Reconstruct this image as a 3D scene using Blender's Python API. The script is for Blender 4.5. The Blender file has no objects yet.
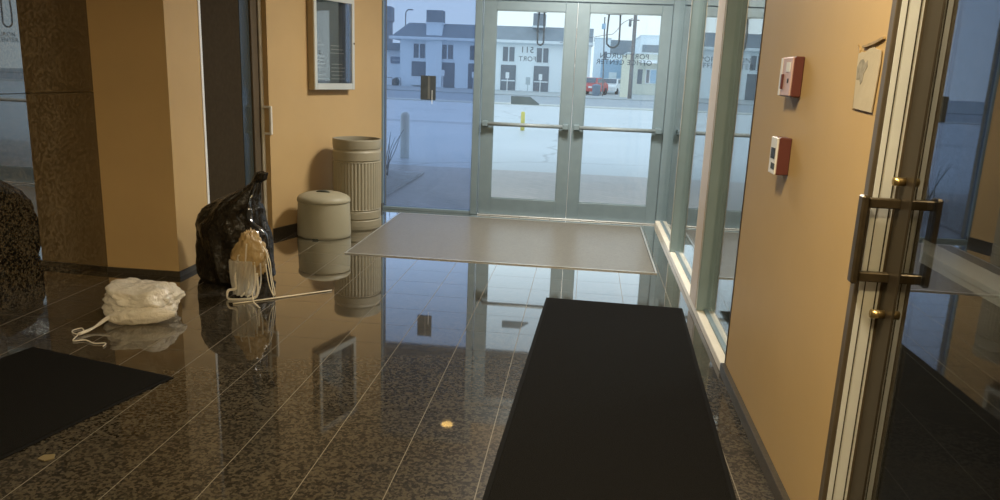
import bpy, bmesh, math, random
from mathutils import Vector, Matrix, noise
random.seed(7)
S = bpy.context.scene
C = S.collection
PI = math.pi

# ------------------------------------------------------------------ helpers
def tag(o, label, cat, group=None, kind=None):
    o['label'] = label; o['category'] = cat
    if group: o['group'] = group
    if kind: o['kind'] = kind
    return o

def obj(name, bm, mat, parent=None, smooth=False):
    me = bpy.data.meshes.new(name)
    bmesh.ops.recalc_face_normals(bm, faces=bm.faces[:])
    bm.to_mesh(me); bm.free()
    if smooth:
        for p in me.polygons: p.use_smooth = True
    if mat: me.materials.append(mat)
    o = bpy.data.objects.new(name, me); C.objects.link(o)
    if parent: o.parent = parent
    return o

def thing(name, label, cat, loc=(0, 0, 0), rz=0, group=None, kind=None):
    o = bpy.data.objects.new(name, None); C.objects.link(o)
    o.empty_display_size = .1
    o.location = loc; o.rotation_euler = (0, 0, rz)
    return tag(o, label, cat, group, kind)

def struct(name, bm, mat, label=None, parent=None):
    o = obj(name, bm, mat, parent)
    if parent is None:
        o['kind'] = 'structure'
        if label: o['label'] = label
    return o

def box(bm, x0, x1, y0, y1, z0, z1, bev=0, M=None, seg=1):
    a = [(x0, y0, z0), (x1, y0, z0), (x1, y1, z0), (x0, y1, z0), (x0, y0, z1), (x1, y0, z1), (x1, y1, z1), (x0, y1, z1)]
    v = [bm.verts.new(p) for p in a]
    fs = [bm.faces.new([v[i] for i in q]) for q in ((3, 2, 1, 0), (4, 5, 6, 7), (0, 1, 5, 4), (1, 2, 6, 5), (2, 3, 7, 6), (3, 0, 4, 7))]
    if bev:
        es = list({e for f in fs for e in f.edges})
        r = bmesh.ops.bevel(bm, geom=es, offset=bev, segments=seg, affect='EDGES', profile=.5)
        v = list({w for f in r['faces'] for w in f.verts} | {w for w in v if w.is_valid})
    if M is not None:
        bmesh.ops.transform(bm, matrix=M, verts=[w for w in v if w.is_valid])
    return bm

def B(*a, **k):
    return box(bmesh.new(), *a, **k)

def lathe(bm, prof, n=48, c=(0, 0, 0), rfun=None, sy=1.0):
    rings = []
    for r, z in prof:
        ring = []
        for i in range(n):
            t = 2 * PI * i / n
            rr = rfun(r, z, t) if rfun else r
            ring.append(bm.verts.new((c[0] + rr * math.cos(t), c[1] + sy * rr * math.sin(t), c[2] + z)))
        rings.append(ring)
    for a, b in zip(rings, rings[1:]):
        for i in range(n):
            bm.faces.new((a[i], a[(i + 1) % n], b[(i + 1) % n], b[i]))
    bm.faces.new(list(reversed(rings[0]))); bm.faces.new(rings[-1])
    return bm

def spline(pts, sub=6):
    P = [Vector(p) for p in pts]
    if len(P) < 3: return P
    out = []
    for i in range(len(P) - 1):
        p0 = P[max(i - 1, 0)]; p1 = P[i]; p2 = P[i + 1]; p3 = P[min(i + 2, len(P) - 1)]
        for k in range(sub):
            t = k / sub
            out.append(.5 * ((2 * p1) + (p2 - p0) * t + (2 * p0 - 5 * p1 + 4 * p2 - p3) * t * t + (3 * p1 - p0 - 3 * p2 + p3) * t ** 3))
    out.append(P[-1])
    return out

def tube(bm, pts, r, n=8, sub=6, flat=1.0, taper=None, side=None):
    """a bar along a smooth path; flat < 1 squashes it to a ribbon across its side vector"""
    P = spline(pts, sub) if sub else [Vector(p) for p in pts]
    rings = []
    for i, p in enumerate(P):
        d = (P[min(i + 1, len(P) - 1)] - P[max(i - 1, 0)]).normalized()
        ref = Vector(side) if side else (Vector((0, 0, 1)) if abs(d.z) < .9 else Vector((1, 0, 0)))
        u = d.cross(ref).normalized(); w = u.cross(d).normalized()
        f = i / max(1, len(P) - 1)
        rr = r * (taper(f) if taper else 1)
        rings.append([bm.verts.new(p + u * rr * math.cos(2 * PI * k / n) + w * rr * flat * math.sin(2 * PI * k / n)) for k in range(n)])
    for a, b in zip(rings, rings[1:]):
        for k in range(n):
            bm.faces.new((a[k], a[(k + 1) % n], b[(k + 1) % n], b[k]))
    bm.faces.new(list(reversed(rings[0]))); bm.faces.new(rings[-1])
    return bm

def prism(bm, poly, axis, a, b):
    """extrude a polygon between a and b along axis ('y': poly in xz, 'z': poly in xy, 'x': poly in yz)"""
    def P(q, t):
        return {'y': (q[0], t, q[1]), 'z': (q[0], q[1], t), 'x': (t, q[0], q[1])}[axis]
    v0 = [bm.verts.new(P(q, a)) for q in poly]; v1 = [bm.verts.new(P(q, b)) for q in poly]
    n = len(poly)
    bm.faces.new(v0); bm.faces.new(list(reversed(v1)))
    for i in range(n):
        bm.faces.new((v0[i], v1[i], v1[(i + 1) % n], v0[(i + 1) % n]))
    return bm

def blob(bm, n_u, n_v, fun):
    """closed surface: fun(u in 0..1 around, v in 0..1 upward) -> point"""
    rings = []
    for j in range(n_v + 1):
        rings.append([bm.verts.new(fun(i / n_u, j / n_v)) for i in range(n_u)])
    for a, b in zip(rings, rings[1:]):
        for i in range(n_u):
            bm.faces.new((a[i], a[(i + 1) % n_u], b[(i + 1) % n_u], b[i]))
    bm.faces.new(list(reversed(rings[0]))); bm.faces.new(rings[-1])
    return bm

# ------------------------------------------------------------------ materials
def mat(name):
    m = bpy.data.materials.new(name); m.use_nodes = True
    nt = m.node_tree; nt.nodes.clear()
    out = nt.nodes.new('ShaderNodeOutputMaterial')
    return m, nt, out

def N(nt, t, **k):
    n = nt.nodes.new(t)
    for a, b in k.items():
        if a.startswith('i_'): n.inputs[a[2:].replace('_', ' ')].default_value = b
        else: setattr(n, a, b)
    return n

def plain(name, col, rough=.5, metal=0, spec=.5, var=.08, scale=8, bump=0, bscale=60, emit=None, estr=0):
    m, nt, out = mat(name)
    p = N(nt, 'ShaderNodeBsdfPrincipled')
    p.inputs['Roughness'].default_value = rough; p.inputs['Metallic'].default_value = metal
    p.inputs['Specular IOR Level'].default_value = spec
    tc = N(nt, 'ShaderNodeTexCoord')
    nz = N(nt, 'ShaderNodeTexNoise'); nz.inputs['Scale'].default_value = scale; nz.inputs['Detail'].default_value = 4
    nt.links.new(tc.outputs['Object'], nz.inputs['Vector'])
    r = N(nt, 'ShaderNodeValToRGB')
    r.color_ramp.elements[0].position = .3; r.color_ramp.elements[1].position = .7
    r.color_ramp.elements[0].color = (*[c * (1 - var) for c in col], 1)
    r.color_ramp.elements[1].color = (*[min(1, c * (1 + var)) for c in col], 1)
    nt.links.new(nz.outputs['Fac'], r.inputs[0]); nt.links.new(r.outputs[0], p.inputs['Base Color'])
    if bump:
        n2 = N(nt, 'ShaderNodeTexNoise'); n2.inputs['Scale'].default_value = bscale; n2.inputs['Detail'].default_value = 3
        nt.links.new(tc.outputs['Object'], n2.inputs['Vector'])
        b = N(nt, 'ShaderNodeBump'); b.inputs['Strength'].default_value = bump; b.inputs['Distance'].default_value = .01
        nt.links.new(n2.outputs['Fac'], b.inputs['Height']); nt.links.new(b.outputs[0], p.inputs['Normal'])
    if emit:
        p.inputs['Emission Color'].default_value = (*emit, 1); p.inputs['Emission Strength'].default_value = estr
    nt.links.new(p.outputs[0], out.inputs[0])
    return m

def facing_fac(nt, f0, f1, power):
    lw = N(nt, 'ShaderNodeLayerWeight'); lw.inputs['Blend'].default_value = .5
    pw = N(nt, 'ShaderNodeMath', operation='POWER'); nt.links.new(lw.outputs['Facing'], pw.inputs[0]); pw.inputs[1].default_value = power
    mr = N(nt, 'ShaderNodeMapRange'); mr.inputs['To Min'].default_value = f0; mr.inputs['To Max'].default_value = f1
    nt.links.new(pw.outputs[0], mr.inputs['Value'])
    return mr.outputs['Result']

def granite(name, dark, mid, light, power, f1=.95, rough=.02, grout=False, scale=1.0):
    m, nt, out = mat(name)
    L = nt.links.new
    tc = N(nt, 'ShaderNodeTexCoord')
    mp = N(nt, 'ShaderNodeMapping'); L(tc.outputs['Object'], mp.inputs['Vector'])
    v = N(nt, 'ShaderNodeTexVoronoi'); v.inputs['Scale'].default_value = 70 * scale; L(mp.outputs[0], v.inputs['Vector'])
    n1 = N(nt, 'ShaderNodeTexNoise'); n1.inputs['Scale'].default_value = 45 * scale; n1.inputs['Detail'].default_value = 5; n1.inputs['Roughness'].default_value = .7
    L(mp.outputs[0], n1.inputs['Vector'])
    n2 = N(nt, 'ShaderNodeTexNoise'); n2.inputs['Scale'].default_value = 5; n2.inputs['Detail'].default_value = 3; L(mp.outputs[0], n2.inputs['Vector'])
    sep = N(nt, 'ShaderNodeSeparateColor'); L(v.outputs['Color'], sep.inputs[0])
    a = N(nt, 'ShaderNodeMath', operation='MULTIPLY_ADD'); L(sep.outputs[0], a.inputs[0]); a.inputs[1].default_value = .45; L(n1.outputs['Fac'], a.inputs[2])
    a2 = N(nt, 'ShaderNodeMath', operation='MULTIPLY_ADD'); L(n2.outputs['Fac'], a2.inputs[0]); a2.inputs[1].default_value = .25; L(a.outputs[0], a2.inputs[2])
    r = N(nt, 'ShaderNodeValToRGB'); e = r.color_ramp.elements
    e[0].position = .62; e[0].color = (*dark, 1); e[1].position = 1.12 if False else .98; e[1].color = (*light, 1)
    x = e.new(.80); x.color = (*mid, 1)
    L(a2.outputs[0], r.inputs[0])
    col = r.outputs[0]
    df = N(nt, 'ShaderNodeBsdfDiffuse')
    gl = N(nt, 'ShaderNodeBsdfGlossy'); gl.inputs['Roughness'].default_value = rough; gl.inputs['Color'].default_value = (1, 1, 1, 1)
    fac = facing_fac(nt, .03, f1, power)
    if grout:
        sx = N(nt, 'ShaderNodeSeparateXYZ'); L(tc.outputs['Object'], sx.inputs[0])
        def line(sock, off, width):
            q = N(nt, 'ShaderNodeMath', operation='ADD'); L(sock, q.inputs[0]); q.inputs[1].default_value = -off + 30.48 + .1524
            w = N(nt, 'ShaderNodeMath', operation='MODULO'); L(q.outputs[0], w.inputs[0]); w.inputs[1].default_value = .3048
            s = N(nt, 'ShaderNodeMath', operation='SUBTRACT'); L(w.outputs[0], s.inputs[0]); s.inputs[1].default_value = .1524
            ab = N(nt, 'ShaderNodeMath', operation='ABSOLUTE'); L(s.outputs[0], ab.inputs[0])
            lt = N(nt, 'ShaderNodeMath', operation='LESS_THAN'); L(ab.outputs[0], lt.inputs[0]); lt.inputs[1].default_value = width / 2
            return lt.outputs[0]
        lx = line(sx.outputs[0], .0085, .0036); ly = line(sx.outputs[1], .052, .0032)
        mx1 = N(nt, 'ShaderNodeMix', data_type='RGBA'); L(lx, mx1.inputs['Factor']); L(col, mx1.inputs['A']); mx1.inputs['B'].default_value = (.20, .18, .145, 1)
        mx2 = N(nt, 'ShaderNodeMix', data_type='RGBA'); L(ly, mx2.inputs['Factor']); L(mx1.outputs['Result'], mx2.inputs['A']); mx2.inputs['B'].default_value = (.05, .04, .03, 1)
        col = mx2.outputs['Result']
        mxl = N(nt, 'ShaderNodeMath', operation='MAXIMUM'); L(lx, mxl.inputs[0]); L(ly, mxl.inputs[1])
        inv = N(nt, 'ShaderNodeMath', operation='MULTIPLY_ADD'); L(mxl.outputs[0], inv.inputs[0]); inv.inputs[1].default_value = -.8; inv.inputs[2].default_value = 1
        fm = N(nt, 'ShaderNodeMath', operation='MULTIPLY'); L(fac, fm.inputs[0]); L(inv.outputs[0], fm.inputs[1]); fac = fm.outputs[0]
    L(col, df.inputs['Color'])
    if grout:     # trodden polish: a broad soft sheen under the mirror gloss
        g2 = N(nt, 'ShaderNodeBsdfGlossy'); g2.inputs['Roughness'].default_value = .38
        gm = N(nt, 'ShaderNodeMixShader'); gm.inputs[0].default_value = .035; L(df.outputs[0], gm.inputs[1]); L(g2.outputs[0], gm.inputs[2]); df = gm
    ms = N(nt, 'ShaderNodeMixShader'); L(fac, ms.inputs[0]); L(df.outputs[0], ms.inputs[1]); L(gl.outputs[0], ms.inputs[2])
    L(ms.outputs[0], out.inputs[0])
    return m

def glass(name, tint, f0, f1, power, rough=0.0, haze=0.0):
    m, nt, out = mat(name)
    t = N(nt, 'ShaderNodeBsdfTransparent'); t.inputs[0].default_value = (*tint, 1)
    g = N(nt, 'ShaderNodeBsdfGlossy'); g.inputs['Roughness'].default_value = rough; g.inputs['Color'].default_value = (1, 1, 1, 1)
    ms = N(nt, 'ShaderNodeMixShader')
    nt.links.new(facing_fac(nt, f0, f1, power), ms.inputs[0])
    nt.links.new(t.outputs[0], ms.inputs[1]); nt.links.new(g.outputs[0], ms.inputs[2])
    sh = ms.outputs[0]
    if haze:      # pale veil mixed in for lens bloom, and for dirt on the sidelite
        h = N(nt, 'ShaderNodeBsdfTranslucent'); h.inputs[0].default_value = (.9, .93, .95, 1)
        m2 = N(nt, 'ShaderNodeMixShader'); m2.inputs[0].default_value = haze
        nt.links.new(sh, m2.inputs[1]); nt.links.new(h.outputs[0], m2.inputs[2]); sh = m2.outputs[0]
    nt.links.new(sh, out.inputs[0])
    return m

def plastic_film(name, col, trans, alpha, rough=.25, crinkle=24):
    """thin wrinkled polythene: diffuse + translucent + gloss, partly clear"""
    m, nt, out = mat(name); L = nt.links.new
    d = N(nt, 'ShaderNodeBsdfDiffuse'); d.inputs[0].default_value = (*col, 1)
    tl = N(nt, 'ShaderNodeBsdfTranslucent'); tl.inputs[0].default_value = (*col, 1)
    g = N(nt, 'ShaderNodeBsdfGlossy'); g.inputs['Roughness'].default_value = rough
    tr = N(nt, 'ShaderNodeBsdfTransparent')
    tc = N(nt, 'ShaderNodeTexCoord')
    nz = N(nt, 'ShaderNodeTexNoise'); nz.inputs['Scale'].default_value = crinkle; nz.inputs['Detail'].default_value = 4; nz.inputs['Distortion'].default_value = 1.5
    L(tc.outputs['Object'], nz.inputs['Vector'])
    b = N(nt, 'ShaderNodeBump'); b.inputs['Strength'].default_value = .55; b.inputs['Distance'].default_value = .02; L(nz.outputs['Fac'], b.inputs['Height'])
    for s in (d, tl, g): L(b.outputs[0], s.inputs['Normal'])
    m1 = N(nt, 'ShaderNodeMixShader'); m1.inputs[0].default_value = trans; L(d.outputs[0], m1.inputs[1]); L(tl.outputs[0], m1.inputs[2])
    m2 = N(nt, 'ShaderNodeMixShader'); L(facing_fac(nt, .08, .6, 3), m2.inputs[0]); L(m1.outputs[0], m2.inputs[1]); L(g.outputs[0], m2.inputs[2])
    m3 = N(nt, 'ShaderNodeMixShader'); m3.inputs[0].default_value = alpha; L(tr.outputs[0], m3.inputs[1]); L(m2.outputs[0], m3.inputs[2])
    L(m3.outputs[0], out.inputs[0])
    return m

def bag_black(name):
    m, nt, out = mat(name); L = nt.links.new
    p = N(nt, 'ShaderNodeBsdfPrincipled'); p.inputs['Base Color'].default_value = (.016, .012, .007, 1)
    p.inputs['Roughness'].default_value = .27; p.inputs['Specular IOR Level'].default_value = .4
    tc = N(nt, 'ShaderNodeTexCoord')
    nz = N(nt, 'ShaderNodeTexNoise'); nz.inputs['Scale'].default_value = 16; nz.inputs['Detail'].default_value = 5; nz.inputs['Distortion'].default_value = 2
    L(tc.outputs['Object'], nz.inputs['Vector'])
    b = N(nt, 'ShaderNodeBump'); b.inputs['Strength'].default_value = .6; b.inputs['Distance'].default_value = .02; L(nz.outputs['Fac'], b.inputs['Height'])
    L(b.outputs[0], p.inputs['Normal']); L(p.outputs[0], out.inputs[0])
    return m

M = {}
M['floor'] = granite('floor granite', (.0115, .0092, .006), (.0235, .019, .0125), (.070, .057, .038), 8.0, f1=6.0, rough=.03, grout=True, scale=1.35)
M['granite'] = granite('wall granite', (.004, .003, .002), (.016, .0115, .006), (.085, .063, .035), 1.75, rough=.015, scale=1.5)
M['base'] = plain('dark stone baseboard', (.055, .045, .032), .35, spec=.3, var=.25, scale=60)
M['paint'] = plain('beige paint', (.525, .36, .17), .55, spec=.25, var=.03, scale=3, bump=.05, bscale=180)
M['ceil'] = plain('ceiling tile', (.62, .56, .46), .9, var=.04, scale=20)
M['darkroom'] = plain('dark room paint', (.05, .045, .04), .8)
M['alu'] = plain('entry aluminium', (.205, .275, .31), .45, metal=.2, var=.04, scale=12)
M['alu_bright'] = plain('bright aluminium edge', (.72, .73, .72), .3, metal=.6, var=.03)
M['alu_grey'] = plain('jamb aluminium', (.88, .89, .89), .45, metal=.1, var=.04)
M['alu_side'] = plain('side screen aluminium', (.35, .46, .49), .45, metal=.15, var=.04)
M['bronze'] = plain('dark bronze', (.055, .042, .028), .38, metal=.45, var=.1)
M['bronze_mid'] = plain('bronze frame', (.16, .125, .085), .4, metal=.4, var=.1)
M['post'] = plain('cream post', (.58, .48, .38), .45, var=.04)
M['handle'] = plain('aged bronze handle', (.10, .075, .045), .35, metal=.6, var=.15, scale=30)
M['bar'] = plain('push bar metal', (.27, .32, .34), .45, metal=.1)
M['brass'] = plain('brass lock', (.55, .40, .18), .3, metal=.9)
M['sill'] = plain('cream sill', (.80, .73, .61), .35, var=.04)
M['door_brown'] = plain('brown door leaf', (.045, .033, .019), .85, spec=.08, var=.12, scale=30)
M['ivory'] = plain('ivory pull', (.70, .66, .56), .35)
M['clear'] = glass('clear door glass', (.95, .975, .985), .03, .8, 4, haze=.06)
M['blue'] = glass('tinted sidelite glass', (.625, .69, .815), .03, .8, 4, haze=.09)
M['sideglass'] = glass('side panel glass', (.80, .86, .86), .04, .9, 3.4)
M['darkglass'] = glass('dark door glass', (.55, .56, .54), .05, .95, 2.9)
M['teal'] = plain('teal glass strip', (.035, .045, .042), .2, spec=.6)
M['mat'] = plain('black mat', (.0085, .0078, .0068), .95, spec=.1, var=.35, scale=260, bump=.6, bscale=320)
M['mat_edge'] = plain('mat rubber edge', (.008, .0075, .007), .85, spec=.1)
M['grille'] = plain('grey entrance grille', (.28, .26, .225), .33, metal=.2, var=.08, scale=40)
M['bin'] = plain('olive grey plastic', (.34, .31, .215), .45, var=.04)
M['can'] = plain('khaki fluted plastic', (.285, .255, .18), .5, var=.05)
M['can_in'] = plain('dark bin lining', (.03, .028, .022), .8)
M['slot'] = plain('dark bin slot', (.05, .055, .04), .6)
M['white_bag'] = plastic_film('white bag film', (.97, .91, .79), .4, .93, .12, 34)
M['clear_film'] = plastic_film('clear packing film', (.86, .82, .72), .45, .5, .12)
M['tan_wrap'] = plastic_film('tan packing', (.52, .36, .16), .2, .97, .2)
M['black_bag'] = bag_black('black bin bag film')
M['bag_gloss'] = plain('glossy black film', (.02, .02, .02), .16, spec=1.0, bump=.4, bscale=40)
M['tan_scrap'] = plain('tan scrap', (.16, .12, .055), .8)
M['strap'] = plain('cream strap', (.72, .64, .48), .45)
M['case'] = plain('display case frame', (.62, .63, .58), .4, metal=.3, var=.03)
M['case_side'] = plain('display case side', (.40, .33, .22), .5, metal=.2)
M['case_in'] = plain('letter board', (.045, .045, .042), .8, var=.1)
M['case_glass'] = glass('case glass', (.95, .96, .96), .06, .9, 2.6)
M['letters'] = plain('faded letters', (.22, .22, .20), .7)
M['red'] = plain('fire red', (.125, .036, .032), .4)
M['pink'] = plain('overexposed red', (.62, .42, .40), .4)  # alarm red paled in colour to stand for overexposure of its front
M['white'] = plain('white plastic', (.82, .80, .78), .4)
M['black'] = plain('black plastic', (.012, .012, .012), .5)
M['plate'] = plain('charcoal plate', (.058, .072, .080), .6, var=.2, scale=14)
M['sticker'] = plain('grey sticker back', (.09, .14, .18), .6)
M['plate_line'] = plain('plate seam', (.20, .21, .20), .6)
M['paper'] = plain('cream paper', (.50, .43, .32), .8, var=.05, bump=.15, bscale=40)
M['smudge'] = plain('grey smudge', (.30, .27, .22), .8, var=.25, scale=60)
M['tape'] = plain('old tape', (.34, .235, .11), .5, var=.3, scale=50)
M['letter_ink'] = plain('door lettering', (.04, .06, .09), .6)
M['cable'] = plain('dark cable', (.055, .075, .10), .5)
M['lamp_on'] = plain('warm lamp lens', (.9, .7, .4), .5, emit=(1, .50, .10), estr=30)
M['light_on'] = plain('ceiling diffuser', (.9, .88, .82), .5, emit=(1, .86, .66), estr=3)
# outside
M['house'] = plain('pale blue render', (.86, .93, .97), .8, var=.03, scale=.5)
M['house_trim'] = plain('pale trim', (.80, .86, .90), .7)
M['roof'] = plain('slate roof', (.27, .31, .35), .8, var=.08, scale=2)
M['dark_open'] = plain('dark window', (.17, .20, .24), .3, var=.1, scale=1)
M['chim'] = plain('grey chimney', (.26, .29, .33), .8)
M['pole'] = plain('weathered pole', (.22, .22, .23), .8, var=.2)
M['sky_wall'] = plain('powder blue wall', (.42, .60, .78), .8)
M['cream_wall'] = plain('cream wall', (.72, .74, .66), .8)
M['cream_post'] = plain('cream post', (.82, .80, .66), .7)
M['car_red'] = plain('red car paint', (.55, .10, .10), .25)
M['car_white'] = plain('white car paint', (.85, .87, .88), .25)
M['car_glass'] = plain('car glass', (.10, .13, .17), .1)
M['tyre'] = plain('tyre', (.03, .03, .035), .8)
M['soffit'] = plain('canopy soffit', (.10, .09, .075), .8)
M['fascia'] = plain('canopy fascia', (.30, .31, .31), .6)
M['yellow'] = plain('yellow bollard', (.80, .66, .14), .5)
M['cream_bol'] = plain('cream bollard', (.95, .95, .86), .6)
M['kerb'] = plain('kerb stone', (.62, .62, .58), .8)
M['street'] = plain('street asphalt', (.34, .38, .42), .6, var=.1, scale=.6)
M['walk'] = plain('sidewalk', (.42, .45, .46), .8, var=.06, scale=1)
M['soil'] = plain('mulch bed', (.68, .67, .66), .95, var=.2, scale=18, bump=.8, bscale=30)
M['twig'] = plain('bare twig', (.16, .15, .16), .8)
M['sign_white'] = plain('white sign', (.85, .88, .90), .5)
M['sign_grey'] = plain('grey sign', (.45, .52, .56), .6)
M['sign_blue'] = plain('slate blue sign', (.20, .27, .36), .6)
M['shrub'] = plain('dark shrub', (.13, .16, .17), .9, var=.3, scale=12)

def ground_mat():
    m, nt, out = mat('wet parking asphalt'); L = nt.links.new
    tc = N(nt, 'ShaderNodeTexCoord')
    nz = N(nt, 'ShaderNodeTexNoise'); nz.inputs['Scale'].default_value = .45; nz.inputs['Detail'].default_value = 6; L(tc.outputs['Object'], nz.inputs['Vector'])
    r = N(nt, 'ShaderNodeValToRGB'); e = r.color_ramp.elements
    e[0].position = .3; e[0].color = (.58, .64, .68, 1); e[1].position = .7; e[1].color = (.68, .73, .77, 1)
    L(nz.outputs['Fac'], r.inputs[0])
    vo = N(nt, 'ShaderNodeTexVoronoi', feature='DISTANCE_TO_EDGE'); vo.inputs['Scale'].default_value = .22
    n2 = N(nt, 'ShaderNodeTexNoise'); n2.inputs['Scale'].default_value = 1.2; n2.inputs['Detail'].default_value = 5; L(tc.outputs['Object'], n2.inputs['Vector'])
    mv = N(nt, 'ShaderNodeMix', data_type='VECTOR'); mv.inputs['Factor'].default_value = .4
    L(tc.outputs['Object'], mv.inputs['A']); L(n2.outputs['Color'], mv.inputs['B']); L(mv.outputs['Result'], vo.inputs['Vector'])
    cr = N(nt, 'ShaderNodeMath', operation='LESS_THAN'); L(vo.outputs['Distance'], cr.inputs[0]); cr.inputs[1].default_value = .004
    sx = N(nt, 'ShaderNodeSeparateXYZ'); L(tc.outputs['Object'], sx.inputs[0])
    d = N(nt, 'ShaderNodeMath', operation='SUBTRACT'); L(sx.outputs[1], d.inputs[0]); d.inputs[1].default_value = 21.3
    ab = N(nt, 'ShaderNodeMath', operation='ABSOLUTE'); L(d.outputs[0], ab.inputs[0])
    lt = N(nt, 'ShaderNodeMath', operation='LESS_THAN'); L(ab.outputs[0], lt.inputs[0]); lt.inputs[1].default_value = .45
    mx = N(nt, 'ShaderNodeMath', operation='MAXIMUM'); L(cr.outputs[0], mx.inputs[0]); L(lt.outputs[0], mx.inputs[1])
    k = N(nt, 'ShaderNodeMath', operation='MULTIPLY'); L(mx.outputs[0], k.inputs[0]); k.inputs[1].default_value = .55
    mc = N(nt, 'ShaderNodeMix', data_type='RGBA'); L(k.outputs[0], mc.inputs['Factor']); L(r.outputs[0], mc.inputs['A']); mc.inputs['B'].default_value = (.20, .22, .25, 1)
    df = N(nt, 'ShaderNodeBsdfDiffuse'); L(mc.outputs['Result'], df.inputs[0])
    gl = N(nt, 'ShaderNodeBsdfGlossy'); gl.inputs['Roughness'].default_value = .35
    ms = N(nt, 'ShaderNodeMixShader'); L(facing_fac(nt, .02, .6, 4), ms.inputs[0]); L(df.outputs[0], ms.inputs[1]); L(gl.outputs[0], ms.inputs[2])
    L(ms.outputs[0], out.inputs[0])
    return m
M['asphalt'] = ground_mat()

def brick_mat():
    m, nt, out = mat('brick pavers'); L = nt.links.new
    tc = N(nt, 'ShaderNodeTexCoord')
    b = N(nt, 'ShaderNodeTexBrick'); b.inputs['Scale'].default_value = 1.0
    b.inputs['Brick Width'].default_value = .22; b.inputs['Row Height'].default_value = .11; b.inputs['Mortar Size'].default_value = .006
    b.inputs['Color1'].default_value = (.58, .52, .50, 1); b.inputs['Color2'].default_value = (.50, .46, .45, 1); b.inputs['Mortar'].default_value = (.34, .33, .33, 1)
    mp = N(nt, 'ShaderNodeMapping'); mp.inputs['Rotation'].default_value = (0, 0, math.radians(45)); L(tc.outputs['Object'], mp.inputs[0]); L(mp.outputs[0], b.inputs['Vector'])
    df = N(nt, 'ShaderNodeBsdfDiffuse'); L(b.outputs['Color'], df.inputs[0])
    gl = N(nt, 'ShaderNodeBsdfGlossy'); gl.inputs['Roughness'].default_value = .3
    ms = N(nt, 'ShaderNodeMixShader'); L(facing_fac(nt, .02, .5, 4), ms.inputs[0]); L(df.outputs[0], ms.inputs[1]); L(gl.outputs[0], ms.inputs[2])
    L(ms.outputs[0], out.inputs[0])
    return m
M['brick'] = brick_mat()

# ------------------------------------------------------------------ room shell
H = 2.75
YF = 7.57           # plane of the entry doors
XR = .765           # right wall face
XG = .80            # plane of the side glass
YB = -2.6           # back wall
struct('floor', B(-4.2, 4.6, YB, YF + .06, -.12, 0), M['floor'], 'dark brown polished granite tile floor')
struct('ceiling', B(-4.2, 4.6, YB - .15, YF + .21, H, H + .12), M['ceil'])
# left: granite cladding, two slabs high, slightly splayed
def wallquad(name, p, q, thick, z0, z1, m, label=None, side=-1):
    d = (Vector(q) - Vector(p)).normalized(); n = Vector((-d.y, d.x)) * side
    a, b = Vector(p), Vector(q)
    poly = [a, b, b + n * thick, a + n * thick]
    return struct(name, prism(bmesh.new(), [tuple(v) for v in poly], 'z', z0, z1), m, label)
GA, GB = (-3.155, 4.66), (-3.193, 3.752)
wallquad('wall_left', GB, GA, .25, 0, 1.197, M['granite'], 'polished dark granite cladding slab on the left wall', 1)
wallquad('wall_left_upper', GB, GA, .25, 1.201, H, M['granite'], 'upper polished granite slab above the joint on the left wall', 1)
wallquad('wall_left_near', (-3.18, YB), (-3.195, 3.748), .25, 0, 1.197, M['granite'], 'near granite slab at the left edge', 1)
wallquad('wall_left_near_upper', (-3.42, YB), (-3.193, 3.748), .25, 1.201, H, M['granite'], 'near upper granite slab at the left edge', 1)
XL = -2.645
struct('wall_left_jog', B(-3.4, XL, 4.66, 5.085, 0, H), M['paint'], 'beige painted wall jog beside the granite')
struct('baseboard_left', B(-3.17, XL + .010, 4.648, 5.085, 0, .036), M['base'])
# door header above the brown door and the jog
struct('wall_left_header', B(-3.4, XL, 5.085, 6.02, 2.13, H), M['paint'])
# angled wall from the door jamb to the sidelight
AA = Vector((-2.562, 6.02)); AB = Vector((-2.02, YF + .02))
AU = (AB - AA).normalized(); AN = Vector((AU.y, -AU.x))
wallquad('wall_left_angled', tuple(AA), tuple(AB), .3, 0, H, M['paint'], 'angled beige wall behind the bins', 1)
bm = bmesh.new(); d = AN * .012
prism(bm, [tuple(AA + AU * .004), tuple(AB - AU * .02), tuple(AB - AU * .02 + d), tuple(AA + AU * .004 + d)], 'z', 0, .062)
struct('baseboard_left_angled', bm, M['base'])
# right wall
struct('wall_right', B(XR, XR + .16, 2.125, 3.66, 0, H), M['paint'], 'beige wall on the right')
struct('baseboard_right', B(XR - .024, XR + .01, 2.125, 3.66, 0, .056, bev=.002), M['base'])
struct('wall_right_header', B(XR, XR + .16, 3.66, YF + .06, 2.2, H), M['paint'])
struct('wall_right_near', B(XR, XR + .16, YB, 1.10, 0, H), M['paint'])
struct('wall_right_door_header', B(XR, XR + .16, 1.10, 2.125, 2.16, H), M['paint'])
struct('wall_back', B(-4.2, XR + .16, YB - .15, YB, 0, H), M['paint'])
struct('wall_left_behind', B(-4.2, -3.4, YB, YF + .06, 0, H), M['paint'])
# front wall: header over doors, stub left of the sidelight, room beyond on the right
struct('wall_front', B(-4.2, 4.6, YF - .03, YF + .12, 2.56, H), M['paint'])
struct('wall_front_header', B(-1.04, 4.6, YF - .03, YF + .12, 2.302, 2.558), M['paint'])
struct('wall_front_left', B(-4.2, -2.025, YF + .03, YF + .12, 0, 2.56), M['paint'])
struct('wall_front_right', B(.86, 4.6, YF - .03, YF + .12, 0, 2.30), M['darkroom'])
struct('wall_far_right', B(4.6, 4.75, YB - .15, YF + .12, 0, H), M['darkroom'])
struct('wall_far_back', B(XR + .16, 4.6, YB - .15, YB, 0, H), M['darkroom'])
struct('trim_1', B(2.96, 3.22, 4.2, 7.35, 0, .05, bev=.004), M['sill'], 'cream curb in the room beyond the dark glass door')

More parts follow.
